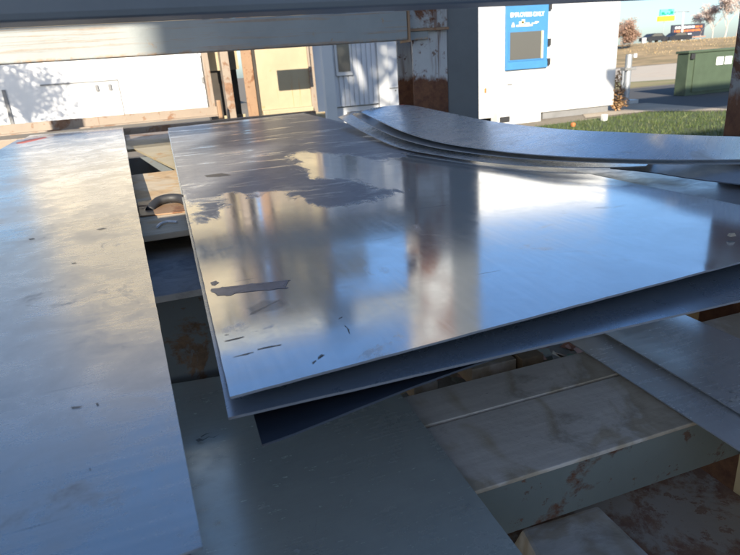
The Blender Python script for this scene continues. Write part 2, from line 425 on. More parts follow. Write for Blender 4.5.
# embankment with the highway on top
hill = []; xs = [-200, 20, 40, 52, 60, 68, 80, 100, 140, 320]; nx = len(xs)
prof = [(41.5, 0.0), (44, .22), (50, .58), (58, .86), (66, .97), (72, 1.0), (95, 1.0), (140, .4)]
hv = []
for y, k in prof:
    for x in xs:
        rise = 0 if x < 30 else min(1, (x - 34) / 26) if x > 34 else 0
        rise = max(0, rise)
        z = GZ - .03 + (2.05 + .05 * mnoise.noise((x * .1, y * .1, 0))) * k * rise
        hv.append((x, y, z))
hf = [(j * nx + i, j * nx + i + 1, (j + 1) * nx + i + 1, (j + 1) * nx + i) for j in range(len(prof) - 1) for i in range(nx - 1)]
mm = MB(); mm.add(hv, hf); tag(mm.build('hill', M['dry'], smooth=True), kind='structure')
g = MB()
for _ in range(5000):
    x = rnd.uniform(48, 110); y = rnd.uniform(43, 69)
    k = 0
    for (ya, ka), (yb, kb) in zip(prof, prof[1:]):
        if ya <= y <= yb: k = ka + (kb - ka) * (y - ya) / (yb - ya)
    z = GZ - .03 + 2.05 * k * max(0, min(1, (x - 34) / 26)); h = rnd.uniform(.06, .16); a = rnd.uniform(0, 3.1); w = rnd.uniform(.02, .06)
    c, s_ = math.cos(a) * w, math.sin(a) * w
    g.add([(x - c, y - s_, z - .05), (x + c, y + s_, z - .05), (x + rnd.uniform(-.15, .15), y, z + h)], [(0, 1, 2)])
tag(g.build('dry_grass', M['dryblade']), kind='stuff')

# ------------------------------------------------------------------ the storage rack
rack = empty('storage_rack', (0, 2, GZ), 'blue grey steel storage rack with rusty columns holding the metal sheets', 'rack')
def endplate(x, y0, y1, z0, z1, par): bx('end_plate', x - .008, x, y0, y1, z0, z1, M['rust'], par)
# near top beam across the whole frame
MB().box(-2.2, 1.499, .60, .665, .417, .515).build('near_beam', M['slate'], rack, .006)
MB().box(1.50, 1.66, .55, .72, GZ, 2.15).build('post', M['post_r'], rack, .006, base=(0, 0, 0))
# far beam
fb = bx('far_beam', -1.9, 1.385, 3.27, 3.39, .493, .645, M['farbeam'], rack, .006)
bx('end_plate', 1.386, 1.398, 3.26, 3.395, .480, .70, M['rust'], fb, .002)
# second level beams
bx('upper_beam', -1.9, 1.398, 3.28, 3.39, 1.06, 1.20, M['farbeam'], rack, .006)
bx('upper_beam', -1.9, 1.499, 1.0, 1.1, 1.62, 1.80, M['bluegrey'], rack, .006)
# columns
def wcol(x0, x1, y0, y1, z0, z1, tf=.016, tw=.012):
    xc = (x0 + x1) / 2
    poly = [(x0, y0), (x1, y0), (x1, y0 + tf), (xc + tw, y0 + tf), (xc + tw, y1 - tf), (x1, y1 - tf), (x1, y1), (x0, y1), (x0, y1 - tf), (xc - tw, y1 - tf), (xc - tw, y0 + tf), (x0, y0 + tf)]
    return MB().prism(poly, 'z', z0, z1)
c1 = wcol(1.466, 1.692, 3.40, 3.66, GZ, 2.15).build('post', M['post'], rack, base=(0, 0, 0))
zc = aty(425, 29.5, 3.39).z; zb = aty(415, 40, 3.39).z
bx('connection_plate', 1.402, 1.692, 3.385, 3.3985, zc + .008, .70, M['plate_rust'], c1, .002)
bx('cover_plate', 1.400, 1.694, 3.372, 3.3975, zc - .007, zc + .007, M['rust'], c1)
bx('seat_angle', 1.402, 1.560, 3.380, 3.3985, zb, zc - .008, M['farbeam'], c1, .002)
c2 = bx('post', 1.698, 1.915, 3.41, 3.62, GZ, 2.15, M['post_dark'], rack, .006)
c3 = MB().box(1.50, 1.70, 1.0, 1.275, GZ, 2.15).build('post', M['post_r'], rack, .006, base=(0, 0, 0))
c4 = MB().box(-2.1, -1.9, 3.28, 3.5, GZ, 2.15).build('post', M['post'], rack, .006, base=(0, 0, 0))
c5 = MB().box(-2.4, -2.2, .94, 1.16, GZ, 2.15).build('post', M['post_r'], rack, .006, base=(0, 0, 0))
for p_ in (c1, c2, c3, c4, c5):
    pass
# lower level: cross beams carrying the deck
def chan(name, x0, x1, y0, z0, z1, mat, d=.07, t=.010):
    """channel along x whose web faces the camera"""
    poly = [(y0, z0), (y0 + d, z0), (y0 + d, z0 + t), (y0 + t, z0 + t), (y0 + t, z1 - t), (y0 + d, z1 - t), (y0 + d, z1), (y0, z1)]
    return MB().prism(poly, 'x', x0, x1).build(name, mat, rack)
chan('cross_beam', -2.2, 1.498, .748, -.4825, -.358, M['web'])
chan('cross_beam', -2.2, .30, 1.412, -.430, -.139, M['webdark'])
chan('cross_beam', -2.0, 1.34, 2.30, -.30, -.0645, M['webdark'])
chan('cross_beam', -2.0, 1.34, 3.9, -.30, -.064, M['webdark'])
# side members
ib = bx('side_beam', 1.52, 1.64, 1.277, 3.39, -.72, -.43, M['ochre'], rack, .004)
ib = MB().prism([(1.047, -.5867), (1.254, -.5867), (1.254, -.5725), (1.061, -.5725), (1.061, -.376), (1.047, -.376)], 'y', -.355, .743).build('angle', M['ochre'], rack)
# fittings on the front beam
# deck plates on the lower level
def slab(name, x0, x1, y0, y1, z0, z1, mat, label, cat, bev=.003, warp=.0, group=None):
    o = MB().box(x0, x1, y0, y1, z0, z1).build(name, mat, None, bev)
    return tag(o, label, cat, group)
slab('deck_plate', -.65, 1.49, .735, .943, -.3565, -.3477, M['deck'], 'grey weathered deck plate nearest the camera, above the green grey beam', 'plate', .002)
slab('deck_plate', -.62, 1.48, .950, 1.071, -.3565, -.3465, M['deck'], 'narrow stained deck plate behind the wider grey one, before the leaf gap', 'plate', .002)
slab('plank', .4615, .5266, 1.148, 1.893, -.421, -.376, M['deck2'], 'pale board end under the hanging corner of the sheet stack', 'board')
slab('plank', .627, .757, 1.16, 1.893, -.427, -.376, M['deck'], 'grey board on the lower level beside the tan timber', 'board')
slab('timber', .763, .828, 1.142, 1.893, -.433, -.371, M['wood'], 'tan timber on the lower level beside the fallen leaves', 'timber')
# pan and block under the front beam
p = MB().box(.355, 1.046, .0, .852, -.5926, -.5748).build('drip_pan', M['pan'], None, .002)
tag(p, 'rust stained steel pan on the bottom tier below the front beam', 'pan')
m = MB(); m.add([(.426, .355, -.5735), (.692, .355, -.5735), (.710, .781, -.5735), (.503, .787, -.5735), (.438, .367, -.486), (.680, .367, -.486), (.696, .763, -.506), (.521, .769, -.506)],
                [(0, 3, 2, 1), (4, 5, 6, 7), (0, 1, 5, 4), (1, 2, 6, 5), (2, 3, 7, 6), (3, 0, 4, 7)])
tag(m.build('block', M['deck2'], None, .008), 'pale worn block lying in the rusty pan at the bottom edge', 'block')

# planks in the gap between the left sheet and the centre stack
PZ = -.0455
slab('plank', -1.05, .30, 1.40, 2.06, -.138, -.120, M['plank_grey'], 'grey plank in the gap between left sheet and centre stack', 'board')
slab('plank', -1.05, 1.2, 1.725, 3.02, -.064, PZ, M['plank_tan'], 'long sunlit tan plank in the gap, behind the grey plank', 'board')
slab('plank', -1.05, 1.2, 4.30, 4.86, -.064, PZ, M['cream'], 'pale plate bridging the gap behind the dark triangular hole', 'board')
slab('plank', -1.05, 1.2, 4.87, 5.6, -.064, PZ, M['tanrust'], 'rusty plate bridging the far end of the gap', 'board')
pts = [atz(px, py, PZ + h) for px, py, h in [(150, 211, .002), (153, 206, .012), (158, 201.5, .02), (165, 199, .024), (173, 198, .024), (181, 199, .02), (188, 203, .012), (192, 208, .0)]]
hp = MB().tube(catmull(pts, 24), .016, n=10).build('dark_arc', M['black'], None, smooth=True)  # dark tube following an arc across the plank
tag(hp, 'black tube bent in an arc on the tan plank in the gap', 'dark_arc')
P = [atz(px, py, PZ + .0015) for px, py in [(138, 203), (200, 196), (200, 211), (140, 217)]]
m = MB().add([tuple(q) for q in P] + [tuple(q + Vector((0, 0, .004))) for q in P], [(0, 3, 2, 1), (4, 5, 6, 7), (0, 1, 5, 4), (1, 2, 6, 5), (2, 3, 7, 6), (3, 0, 4, 7)])
tag(m.build('rusty_strip', M['rust'], None), 'flat rusty orange strip lying on the tan plank in the gap', 'strip')
pts = [atz(px, py, PZ + .006) for px, py in [(157, 227), (161, 223.5), (168, 221.5), (177, 222)]]
tag(MB().tube(catmull(pts, 14), .004, n=6).build('strapping', M['white'], None), 'short curl of white strapping on the tan plank in the gap', 'strap')
P = [atz(px, py, PZ) for px, py in [(118, 141), (182, 137), (184, 172)]]
m = MB().add([tuple(q) for q in P] + [tuple(q - Vector((0, 0, .012))) for q in P], [(0, 2, 1), (3, 4, 5), (0, 1, 4, 3), (1, 2, 5, 4), (2, 0, 3, 5)])
tag(m.build('gusset_plate', M['cream'], None), 'cream triangular plate beside the dark hole at the far end of the gap', 'plate')

# ------------------------------------------------------------------ sheets
# centre top sheet
top_poly = [atz(*p, 0) for p in [(160, 150), (160, 118), (305, 108), (420, 150), (388, 160), (340, 155), (302, 151), (286, 157), (300, 166), (311, 179), (345, 181), (372, 186), (397, 191), (380, 198), (350, 206), (322, 207), (300, 203), (285, 192), (262, 193), (248, 198), (236, 193), (222, 196), (219, 211), (211, 222), (203, 214), (190, 200), (178, 192), (165, 180)]]
str_poly = [atz(*p, 0) for p in [(211, 288), (224, 286), (226, 289), (250, 284), (288, 281), (290, 284), (284, 287), (288, 290), (262, 291), (236, 294), (224, 297), (216, 295), (209, 296)]]
st2_poly = [atz(*p, 0) for p in [(209, 283), (218, 281), (220, 284), (212, 286)]]
polys = [[(p.x, p.y) for p in q] for q in (top_poly,)]
EDGE = [(0, -.004), (.08, -.008), (.15, -.022), (.23, -.030), (.33, -.053), (.44, -.080), (.545, -.088), (.65, -.063), (.80, -.030), (1.0, .003)]
def edge_z(v):
    v = max(0, min(1, v))
    for (a, za), (b, zb) in zip(EDGE, EDGE[1:]):
        if v <= b:
            k = (v - a) / (b - a); k = k * k * (3 - 2 * k) * .5 + k * .5; return za + (zb - za) * k
    return EDGE[-1][1]
def topwarp(u, v):
    return .12 * max(0, u) ** 6 * edge_z(v) + .003 * math.sin(3.0 * v + 1.2 * u) * (1 - u)
TOP = empty('metal_sheet', (.6, .7, -.004), 'large galvanised sheet on top of the centre stack with dried water stain', 'metal sheet')
NL, NR, FR, FL = (.018, .637, 0), (1.232, .717, 0), (1.259, 5.586, .0), (.028, 5.302, 0)
plate('sheet', quad(NL, NR, FR, FL, topwarp), 80, 240, .0035, [M['centre'], M['edge']], (0, 0, 0), polys, TOP)
# the wiped wet streak near the front corner: a thin dried film lying on the sheet
def film(name, px, mat, par, z=.0, n=5, jit=.0015, warp=topwarp, th=.0006, soft=.0022):
    P = [atz(*p, z) for p in px]; out = []
    for i, a in enumerate(P):
        b = P[(i + 1) % len(P)]
        for k in range(n):
            q = a.lerp(b, k / n); q += Vector((mnoise.noise(q * 60) * jit * 3, mnoise.noise(q * 75 + Vector((3, 1, 2))) * jit * 3, 0)); out.append(q)
    ar = sum(out[i].x * out[(i + 1) % len(out)].y - out[(i + 1) % len(out)].x * out[i].y for i in range(len(out)))
    sg = 1 if ar > 0 else -1
    def zz(q):
        u = (q.x - .02) / 1.22; v = (q.y - .65) / 4.75; return q.z + (warp(u, v) if warp else 0) + th
    N = len(out); inner = []
    for i, q in enumerate(out):
        d = (out[(i + 1) % N] - out[i - 1]).normalized(); inner.append(q + Vector((-d.y, d.x, 0)) * soft * sg)
    vs = [(q.x, q.y, zz(q)) for q in out + inner]
    m = MB(); m.add(vs, [(i, (i + 1) % N, (i + 1) % N + N, i + N) for i in range(N)] + [tuple(range(N, 2 * N))])
    o = m.build(name, mat, par)
    at = o.data.attributes.new('cover', 'FLOAT', 'POINT'); at.data.foreach_set('value', [0.0] * N + [1.0] * N)
    return o
def smear(name, c1, c2, metallic, rough, lo, hi, sc=90, amax=1.0, stretch=(1, 1, 1)):
    t = NT(name); a = t.n('ShaderNodeAttribute', attribute_name='cover')
    n1 = t.noise(sc, 6, .7, .4, co=t.coord(stretch))
    k = t.math('ADD', a.outputs['Fac'], t.math('MULTIPLY', t.math('SUBTRACT', n1, .5), 1.6))
    t.set(Base_Color=t.mix(t.ramp(t.noise(26, 6, .7, .5), [(.3, 0.0), (.7, 1.0)]), c1, c2), Metallic=metallic, Roughness=rough,
          Alpha=t.ramp(k, [(lo, 0.0), (hi, amax)]))
    return t.m
M['film'] = smear('dried_film', (.085, .09, .12), (.17, .175, .215), .25, .30, .35, .70, 60, .92, (1, 2.2, 1))
M['smudge'] = smear('dark_smudge', (.06, .055, .05), (.11, .10, .095), .3, .5, .55, 1.15, 130, .75, (1, 2.5, 1))
M['oil'] = smear('brown_smear', (.30, .24, .19), (.40, .33, .27), .4, .35, .45, 1.5, 45, .35, (1, 2, 1))
film('wet_streak', [(211, 289), (224, 287), (227, 289), (250, 284), (270, 283), (289, 281), (291, 283), (284, 286.5), (289, 289.5), (262, 291), (240, 292.5), (226, 297), (216, 296), (209, 295)], M['film'], TOP, n=8, jit=.003, soft=.005)
film('wet_streak', [(210, 283), (217, 281), (220, 283), (216, 286), (211, 286)], M['film'], TOP)
for px in ([(316, 358), (322, 354), (326, 354.5), (321, 357.5), (317, 360)], [(312, 363), (316, 360), (317, 361.5), (313, 365)], [(257, 349), (270, 346), (282, 344.5), (281, 345.6), (268, 347.8), (258, 350.2)], [(231, 358), (246, 354.5), (257, 352), (247, 355.8)],
           [(224, 335), (229, 334), (230, 334.8), (225, 336)], [(338, 319), (343, 317), (344, 318), (339, 320)], [(224, 341), (245, 337), (243, 338.3), (225, 342.2)], [(344, 326), (349, 330), (351, 334), (347, 331)],
           [(204, 176.2), (222, 173.8), (232, 175.6), (219, 177.6), (207, 178)]):
    film('scuff', px, M['smudge'], TOP, n=4, jit=.0012, soft=.0014)
film('smear', [(242, 309), (262, 299), (282, 298), (290, 303), (284, 310), (265, 315), (248, 316)], M['oil'], TOP, soft=.012)
# tab of another sheet poking out at the far edge
film('rust_mark', [(211, 124.5), (225, 123.0), (240, 121.6), (238, 123.4), (224, 125.0)], M['rust'], TOP, jit=.0)
pb = atz(731, 239, 0)
tag(MB().add(*(lambda c: ([tuple(c + Vector(d)) for d in ((-.008, -.004, .006), (.006, -.006, .006), (.009, .003, .006), (-.005, .006, .006), (-.005, -.002, .012), (.004, -.003, .013), (.005, .002, .011), (-.003, .004, .012))], [(0, 3, 2, 1), (4, 5, 6, 7), (0, 1, 5, 4), (1, 2, 6, 5), (2, 3, 7, 6), (3, 0, 4, 7)]))(pb)).build('pebble', M['concrete'], None, .001),
    'tiny grey pebble on the right side of the large galvanised sheet', 'pebble')

# stack under it
def undersheet(z0, sag=0, ph=0): return lambda u, v: z0 + .004 * math.sin(4 * u + ph) * (1 - v) + .003 * math.sin(7 * v + ph)
o = plate('metal_sheet', quad((.012, .630, -.017), (1.225, .622, -.028), (1.25, 5.4, -.012), (.022, 5.15, -.010), lambda u, v: -.006 * math.exp(-(v / .03) ** 2)), 40, 60, .0035, [M['under'], M['edge']], (.6, .7, -.03))
tag(o, 'blue grey sheet directly under the large stained sheet, edge showing', 'metal sheet')
def bent(u, v):
    c = max(0, 1 - math.hypot(u * 1.3, v * 9)); return -.050 * c ** 1.3
# third: a sheet darkened for its shade, slid out at a slight angle with its corner drooping
a_ = Vector((.043, .590, -.030)); b_ = Vector((1.02, .735, -.036))
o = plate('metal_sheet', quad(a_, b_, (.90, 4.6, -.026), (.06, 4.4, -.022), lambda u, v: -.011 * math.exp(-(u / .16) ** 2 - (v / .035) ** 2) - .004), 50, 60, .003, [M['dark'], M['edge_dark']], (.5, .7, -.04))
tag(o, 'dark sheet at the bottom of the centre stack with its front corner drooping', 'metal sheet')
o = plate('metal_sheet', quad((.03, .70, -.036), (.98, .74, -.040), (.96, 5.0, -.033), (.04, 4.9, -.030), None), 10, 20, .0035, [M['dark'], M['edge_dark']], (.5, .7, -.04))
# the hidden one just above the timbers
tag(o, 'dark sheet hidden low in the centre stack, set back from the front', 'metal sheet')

# left sheets
M['redsmear'] = smear('red_spray', (.70, .10, .045), (.80, .16, .07), 0.0, .5, .2, .8, 25, .95)
def lwarp(u, v): return .006 * math.sin(4.2 * v + 1) * (1 - .4 * u) + .003 * math.sin(6 * u + 3 * v)
LEFT = empty('metal_sheet', (-.5, .5, -.004), 'long galvanised sheet along the left side with scattered scratches', 'metal sheet')
plate('sheet', quad((-.84, .352, 0), (-.030, .404, 0), (-.356, 5.725, .002), (-1.175, 5.66, .002), lwarp), 50, 160, .003, [M['left'], M['edge']], (-.5, .5, 0), None, LEFT)
def lwarp2(u, v):
    x = u * 1.22 + .02; y = v * 4.75 + .65; vv = max(0, min(1, (y - .38) / 5.3)); xl = -.84 - .335 * vv
    return lwarp((x - xl) / (.81 + .009 * vv), vv) + .002 * vv
def lfilm(name, px, mat, **k): return film(name, px, mat, LEFT, warp=lwarp2, th=.0007, **k)
lfilm('paint_mark', [(14, 142.5), (28, 139.0), (46, 135.8), (48, 136.9), (34, 140.3), (24, 142.6), (16, 143.4)], M['redsmear'], jit=.002, soft=.02)
for px in ([(96, 230.6), (104, 229), (108, 229.6), (100, 231.2)], [(28, 239.6), (34, 238.6), (36, 239.6), (30, 240.6)], [(71, 264), (76, 263.3), (77, 264.3), (72, 265)], [(95, 405), (99, 404), (100, 407), (97, 408)], [(70, 408), (84, 407), (80, 409), (72, 410)], [(88, 470), (91, 469), (92, 471), (89, 472)]):
    lfilm('scuff', px, M['smudge'], n=3, jit=.0008, soft=.0012)
o = plate('metal_sheet', quad((-.85, .40, -.014), (-.036, .425, -.014), (-.37, 6.10, -.008), (-1.17, 6.16, -.008), None), 12, 40, .004, [M['right'], M['edge']], (-.5, .5, -.02))
tag(o, 'sheet beneath the long left one, its far end showing blue past it', 'metal sheet')
for k in range(2):
    o = plate('metal_sheet', quad((-.86, .43 + .02 * k, -.026 - .012 * k), (-.040 - .004 * k, .44, -.026 - .012 * k), (-.37, 5.6, -.02 - .012 * k), (-1.17, 5.6, -.02 - .012 * k), None), 6, 10, .004, [M['under'], M['edge']], (-.5, .5, -.03))
    tag(o, ['third sheet down in the left stack, edge flush with the ones above', 'lowest sheet of the left stack lying on the timbers'][k], 'metal sheet')
# bottom-centre sheet on the lower deck
o = plate('metal_sheet', quad((-.36, .118, -.340), (.3905, .118, -.340), (.400, 1.302, -.340), (-.36, 1.408, -.340), lambda u, v: .002 * math.sin(5 * u + 3 * v)), 30, 50, .005, [M['lower'], M['edge']], (0, .6, -.345))
o.name = 'metal_sheet'; tag(o, 'dark green grey sheet on the lower deck at the bottom centre', 'metal sheet')
LOW = o
def lowfilm(name, px, mat):
    return film(name, px, mat, LOW, z=-.340, n=2, jit=.0005, warp=None, th=.0022, soft=.0010)
M['chalk'] = smear('chalk_marks', (.36, .37, .36), (.44, .45, .44), 0, .8, .3, 1.2, 160, .8)
r2 = random.Random(5)
lowfilm('scratch_mark', [(195, 441), (199, 439), (203, 440.5), (208, 437.5), (213, 437.8), (221, 434.6), (214, 438.6), (208, 438.6), (203, 442), (198, 443)], M['smudge'])
lowfilm('scratch_mark', [(200, 437.5), (206, 434), (212, 433), (207, 435), (201, 439)], M['smudge'])
for _ in range(34):
    x = r2.gauss(300, 55); y = r2.uniform(522, 553)
    if x < 215 or x > 440: continue
    s = r2.uniform(.5, 1.6); lowfilm('fleck', [(x - s, y), (x, y - s * .6), (x + s, y - s * .2), (x + s * .5, y + s * .7)], M['chalk'])
for x, y, s in [(314, 549, 3.2), (321, 545, 2.4), (297, 553, 5), (462, 503, 1.2), (456, 503, 1.2), (468, 515, 2), (481, 521, 1.6), (473, 527, 1.4), (484, 536, 1.3), (455, 508, 1.2)]:
    lowfilm('fleck', [(x - s, y), (x - s * .2, y - s * .6), (x + s, y - s * .4), (x + s * .5, y + s * .4)], M['chalk'])
lowfilm('scratch_mark', [(466, 514), (467, 507), (469, 503), (470, 505), (468.6, 510)], M['chalk'])
lowfilm('scratch_mark', [(314.6, 535), (315.4, 526), (316.6, 518), (317, 518), (316.4, 527)], M['chalk'])

# right-hand sheets on the lower deck
o = plate('metal_sheet', quad((.878, .296, -.3417), (1.27, .296, -.3417), (1.235, 1.30, -.3417), (.896, 1.207, -.3417), lambda u, v: .0015 * math.sin(6 * v)), 20, 30, .003, [M['right'], M['edge']], (1, .6, -.235))
tag(o, 'lower of the two bare sheets at the right, its left strip showing', 'metal sheet')
_fr = atz(678, 312, -.328); _nr = atz(790, 362, -.328)
_d = (_nr - _fr).normalized(); _nr = _fr + _d * .85
o = plate('metal_sheet', quad((.956, .296, -.3334), _nr, _fr, (1.0, 1.30, -.3334), lambda u, v: .002 * math.sin(5 * u + 4 * v)), 20, 30, .003, [M['right'], M['edge']], (1, .6, -.23))
tag(o, 'upper of the two bare sheets at the right, with pale scrapes', 'metal sheet')
RT = o
M['scrape'] = smear('pale_scrape', (.46, .44, .41), (.56, .54, .5), .2, .6, .3, 1.1, 70, .85)
for px in ([(728, 399), (735, 396), (740, 397), (740, 404), (732, 403)], [(705, 379), (712, 382), (716, 385), (709, 383)], [(729, 392), (736, 390), (740, 393), (734, 394)], [(714, 386), (722, 389), (719, 391)]):
    film('scrape', px, M['scrape'], RT, z=-.3285, n=4, jit=.002, warp=None, th=.0022, soft=.004)

# curled sheets behind the centre stack, right
def ribbon(near, far, n=40):
    A = catmull(near, n); B = catmull(far, n)
    def P(u, v):
        i = min(int(round(u * n)), n); return A[i].lerp(B[i], v)
    return P, n
def Z(lst): return [atz(px, py, z) for px, py, z in lst]
def curl(near, far, mats, label, th=.003):
    P, n = ribbon(Z(near), Z(far)); b = P(.5, .5)
    o = plate('curled_sheet', P, n, 8, th, mats, (b.x, b.y, b.z - th), None, None, 1)
    return tag(o, label, 'metal sheet', 'curled sheets heaped behind the centre stack')
curl([(361, 112, .13), (380, 121, .092), (402, 131, .070), (440, 142, .050), (500, 151, .042), (560, 156, .045), (640, 159, .040), (700, 159.5, .050), (760, 159, .064)],
     [(372, 108, .145), (392, 105.5, .140), (412, 105.5, .134), (445, 112, .117), (490, 121, .098), (560, 129, .088), (640, 133, .098), (700, 135.5, .112), (760, 137, .119)],
     [M['curl'], M['edge']], 'topmost curled sheet, pale and bowed, in front of the rusty column')
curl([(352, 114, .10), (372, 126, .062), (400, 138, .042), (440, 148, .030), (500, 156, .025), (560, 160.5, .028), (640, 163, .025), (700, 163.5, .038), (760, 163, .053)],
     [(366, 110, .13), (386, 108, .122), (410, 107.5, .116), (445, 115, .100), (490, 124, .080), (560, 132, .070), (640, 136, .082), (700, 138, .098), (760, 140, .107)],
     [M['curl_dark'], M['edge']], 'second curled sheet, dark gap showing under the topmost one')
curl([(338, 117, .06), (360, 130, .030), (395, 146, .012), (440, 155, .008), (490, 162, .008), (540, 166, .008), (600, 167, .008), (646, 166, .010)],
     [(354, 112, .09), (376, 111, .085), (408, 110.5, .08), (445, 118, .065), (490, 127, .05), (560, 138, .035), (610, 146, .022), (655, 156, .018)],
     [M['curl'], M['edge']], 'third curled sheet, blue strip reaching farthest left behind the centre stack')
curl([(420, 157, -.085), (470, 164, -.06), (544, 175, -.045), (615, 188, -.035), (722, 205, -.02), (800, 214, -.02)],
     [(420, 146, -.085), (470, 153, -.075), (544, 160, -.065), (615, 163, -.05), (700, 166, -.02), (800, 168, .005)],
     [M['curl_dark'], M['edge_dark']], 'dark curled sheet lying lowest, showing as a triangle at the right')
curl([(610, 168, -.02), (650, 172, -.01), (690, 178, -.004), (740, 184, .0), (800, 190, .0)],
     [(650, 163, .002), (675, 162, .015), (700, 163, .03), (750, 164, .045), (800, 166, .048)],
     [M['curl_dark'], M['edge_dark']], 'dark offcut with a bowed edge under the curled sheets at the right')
# red paint line on the top curled sheet
P = [atz(*p, .1315) for p in [(381, 107.6), (392, 105.6), (404, 104.4), (404.5, 105.2), (393, 106.5), (382, 108.4)]]
m = MB(); m.add([tuple(q) for q in P], [tuple(range(6))])
tag(m.build('red_ribbon', M['redpaint']), 'thin red ribbon lying on the far corner of the topmost curled sheet', 'ribbon')

# leaves on the ground under the rack
g = MB()
for _ in range(2600):
    x = rnd.uniform(.2, 3.4); y = rnd.uniform(1.0, 5); z = GZ + rnd.uniform(.01, .07)
    r = rnd.uniform(.025, .06); a = rnd.uniform(0, 6.28); tl = rnd.uniform(-.5, .5); tk = rnd.uniform(-.5, .5)
    vs = []
    for k, rr in enumerate((1, .6, .85, .55, .7, .5, .85, .6)):
        w = a + k * math.pi / 4; dx, dy = math.cos(w) * r * rr, math.sin(w) * r * rr
        vs.append((x + dx, y + dy, z + dx * tl + dy * tk))
    g.add(vs, [tuple(range(8))])
tag(g.build('leaf_litter', M['litter']), kind='stuff')

# ------------------------------------------------------------------ tan steel frame behind the sheets (left)
fr = empty('steel_bin', (.5, 6.6, GZ), 'cream and rust steel bin frame standing behind the far end of the sheets', 'steel frame')
m = MB()
poly = [(6.15, .010), (6.25, .010), (6.25, .10), (6.24, .10), (6.24, .02), (6.15, .02)]
m.prism(poly, 'x', -3.2, .53); m.build('rail', M['tanrust'], fr)
bx('rail', -3.2, 1.5, 6.05, 6.14, -.10, -.02, M['tanrust'], fr, .004)
bx('rail_end', .53, .57, 6.15, 6.26, -.02, .16, M['rust'], fr, .01)
bx('upright', .475, .535, 6.40, 6.50, GZ, 2.5, M['tanrust'], fr, .004)
bx('upright', .655, .735, 6.40, 6.62, GZ, 2.5, M['tanrust'], fr, .004)
bx('upright', .858, .965, 6.38, 6.395, GZ, 2.5, M['rust'], fr, .003)
bx('web_plate', .972, 1.0, 6.40, 6.60, GZ, 2.5, M['shadefill'], fr, .002)  # web coloured dark for its shaded side
for z0, z1, mt in ((GZ, -.02, 'cream'), (.44, 2.4, 'cream')):
    bx('infill_panel', .535, .855, 6.64, 6.66, z0, z1, M[mt], fr)
bx('shade_plate', .50, .862, 6.95, 6.97, -.1, .6, M['shadefill'], fr)  # dark plate standing for the shadow between the uprights
bx('panel', 1.004, 1.590, 6.42, 6.45, -.015, 2.45, M['cream'], fr, .004)
bx('panel_edge', 1.552, 1.612, 6.385, 6.418, GZ, 2.45, M['tanrust'], fr, .004)
bx('sill', 1.004, 1.550, 6.33, 6.418, -.06, .012, M['cream'], fr, .01)
bx('kick_plate', .96, 1.66, 6.28, 6.30, GZ, -.05, M['cream'], fr, .004)
bx('shadow_caster', .84, 1.22, 5.48, 5.50, .60, .80, M['tanrust'], fr, .002)  # added out of sight behind the far beam to shade the cream panel
MB().tube([(1.215, 5.49, .80), (1.215, 5.49, 2.40), (1.215, 6.42, 2.40)], .005, n=6).build('caster_rod', M['tanrust'], fr)  # added rod that holds the shadow-casting plate
bx('upper_panel', -1.35, .47, 6.47, 6.50, .63, 2.45, M['cream'], fr, .004)
bx('top_tie', 1.62, 2.08, 6.47, 6.62, 1.75, 2.1, M['cream'], fr, .004)

# ------------------------------------------------------------------ long white building far left
wb = empty('white_building', (-6, 34, GZ), 'long low white building at the far left behind the rusty rail', 'building')
m = MB(); m.prism([(-22, GZ), (2.60, GZ), (2.60, 1.15), (-1.3, 4.4), (-6.4, 4.4), (-6.4, 1.75), (-22, 1.75)], 'y', 31, 40); m.build('wall', M['white'], wb)
m = MB(); m.prism([(2.75, 1.06), (-1.3, 4.41), (-6.5, 4.41), (-6.5, 4.5), (-1.26, 4.5), (2.84, 1.14)], 'y', 30.85, 40.2); m.build('roof', M['roofing'], wb)
bx('flat_roof', -22.1, -6.41, 30.9, 40.1, 1.751, 1.83, M['roofing'], wb)
d = MB(); d.box(-4.96, -1.66, 30.965, 30.999, .60, .66).build('door_head', M['trimgrey'], wb)
MB().box(-1.70, -1.655, 30.965, 30.999, -.95, .60).build('door_jamb', M['trimgrey'], wb)
MB().box(-6.52, -6.38, 30.92, 30.999, GZ, .55).build('downpipe', M['trimgrey'], wb)
for px in ((97, 88), (110, 87), (203, 80)):
    q = aty(*px, 31); MB().box(q.x - .07, q.x + .07, 30.9, 30.999, q.z - .14, q.z + .14).build('wall_fixture', M['trimgrey'], wb, .02)

# ------------------------------------------------------------------ ribbed shed
sh = empty('metal_shed', (2.9, 10, GZ), 'pale blue ribbed metal shed with a narrow dark window behind the cream bin', 'shed')
m = MB(); n = 9; x0, x1 = 2.57, 3.27; poly = []
for k in range(n):
    a = x0 + (x1 - x0) * k / n; w = (x1 - x0) / n
    poly += [(a, 9.0), (a + w * .62, 9.0), (a + w * .72, 9.022), (a + w * .92, 9.022)]
poly += [(x1, 9.0), (x1, 9.10), (x0, 9.10)]
m.prism(poly, 'z', -.18, 2.2); m.build('siding', M['shed'], sh)
bx('wall', 2.45, 4.9, 9.11, 12.5, GZ, 2.2, M['shed'], sh)
bx('corner_trim', 2.40, 2.565, 8.96, 9.105, GZ, 2.2, M['white'], sh, .01)
bx('corner_trim', 3.275, 3.45, 8.97, 9.105, GZ, 2.2, M['white'], sh, .01)
bx('flat_panel', 3.455, 4.9, 9.03, 9.105, -.35, 2.2, M['shed'], sh, .005)
for xx in (3.62, 3.95): bx('panel_seam', xx, xx + .012, 9.024, 9.0295, -.3, 2.1, M['trimgrey'], sh)
bx('panel_seam', 3.46, 4.8, 9.023, 9.0285, .02, .035, M['trimgrey'], sh)
bx('skirt', 2.57, 4.9, 9.05, 9.108, GZ, -.20, M['shed'], sh, .004)
bx('skirt_vent', 2.74, 2.98, 9.03, 9.049, -.72, -.27, M['trimgrey'], sh, .003)
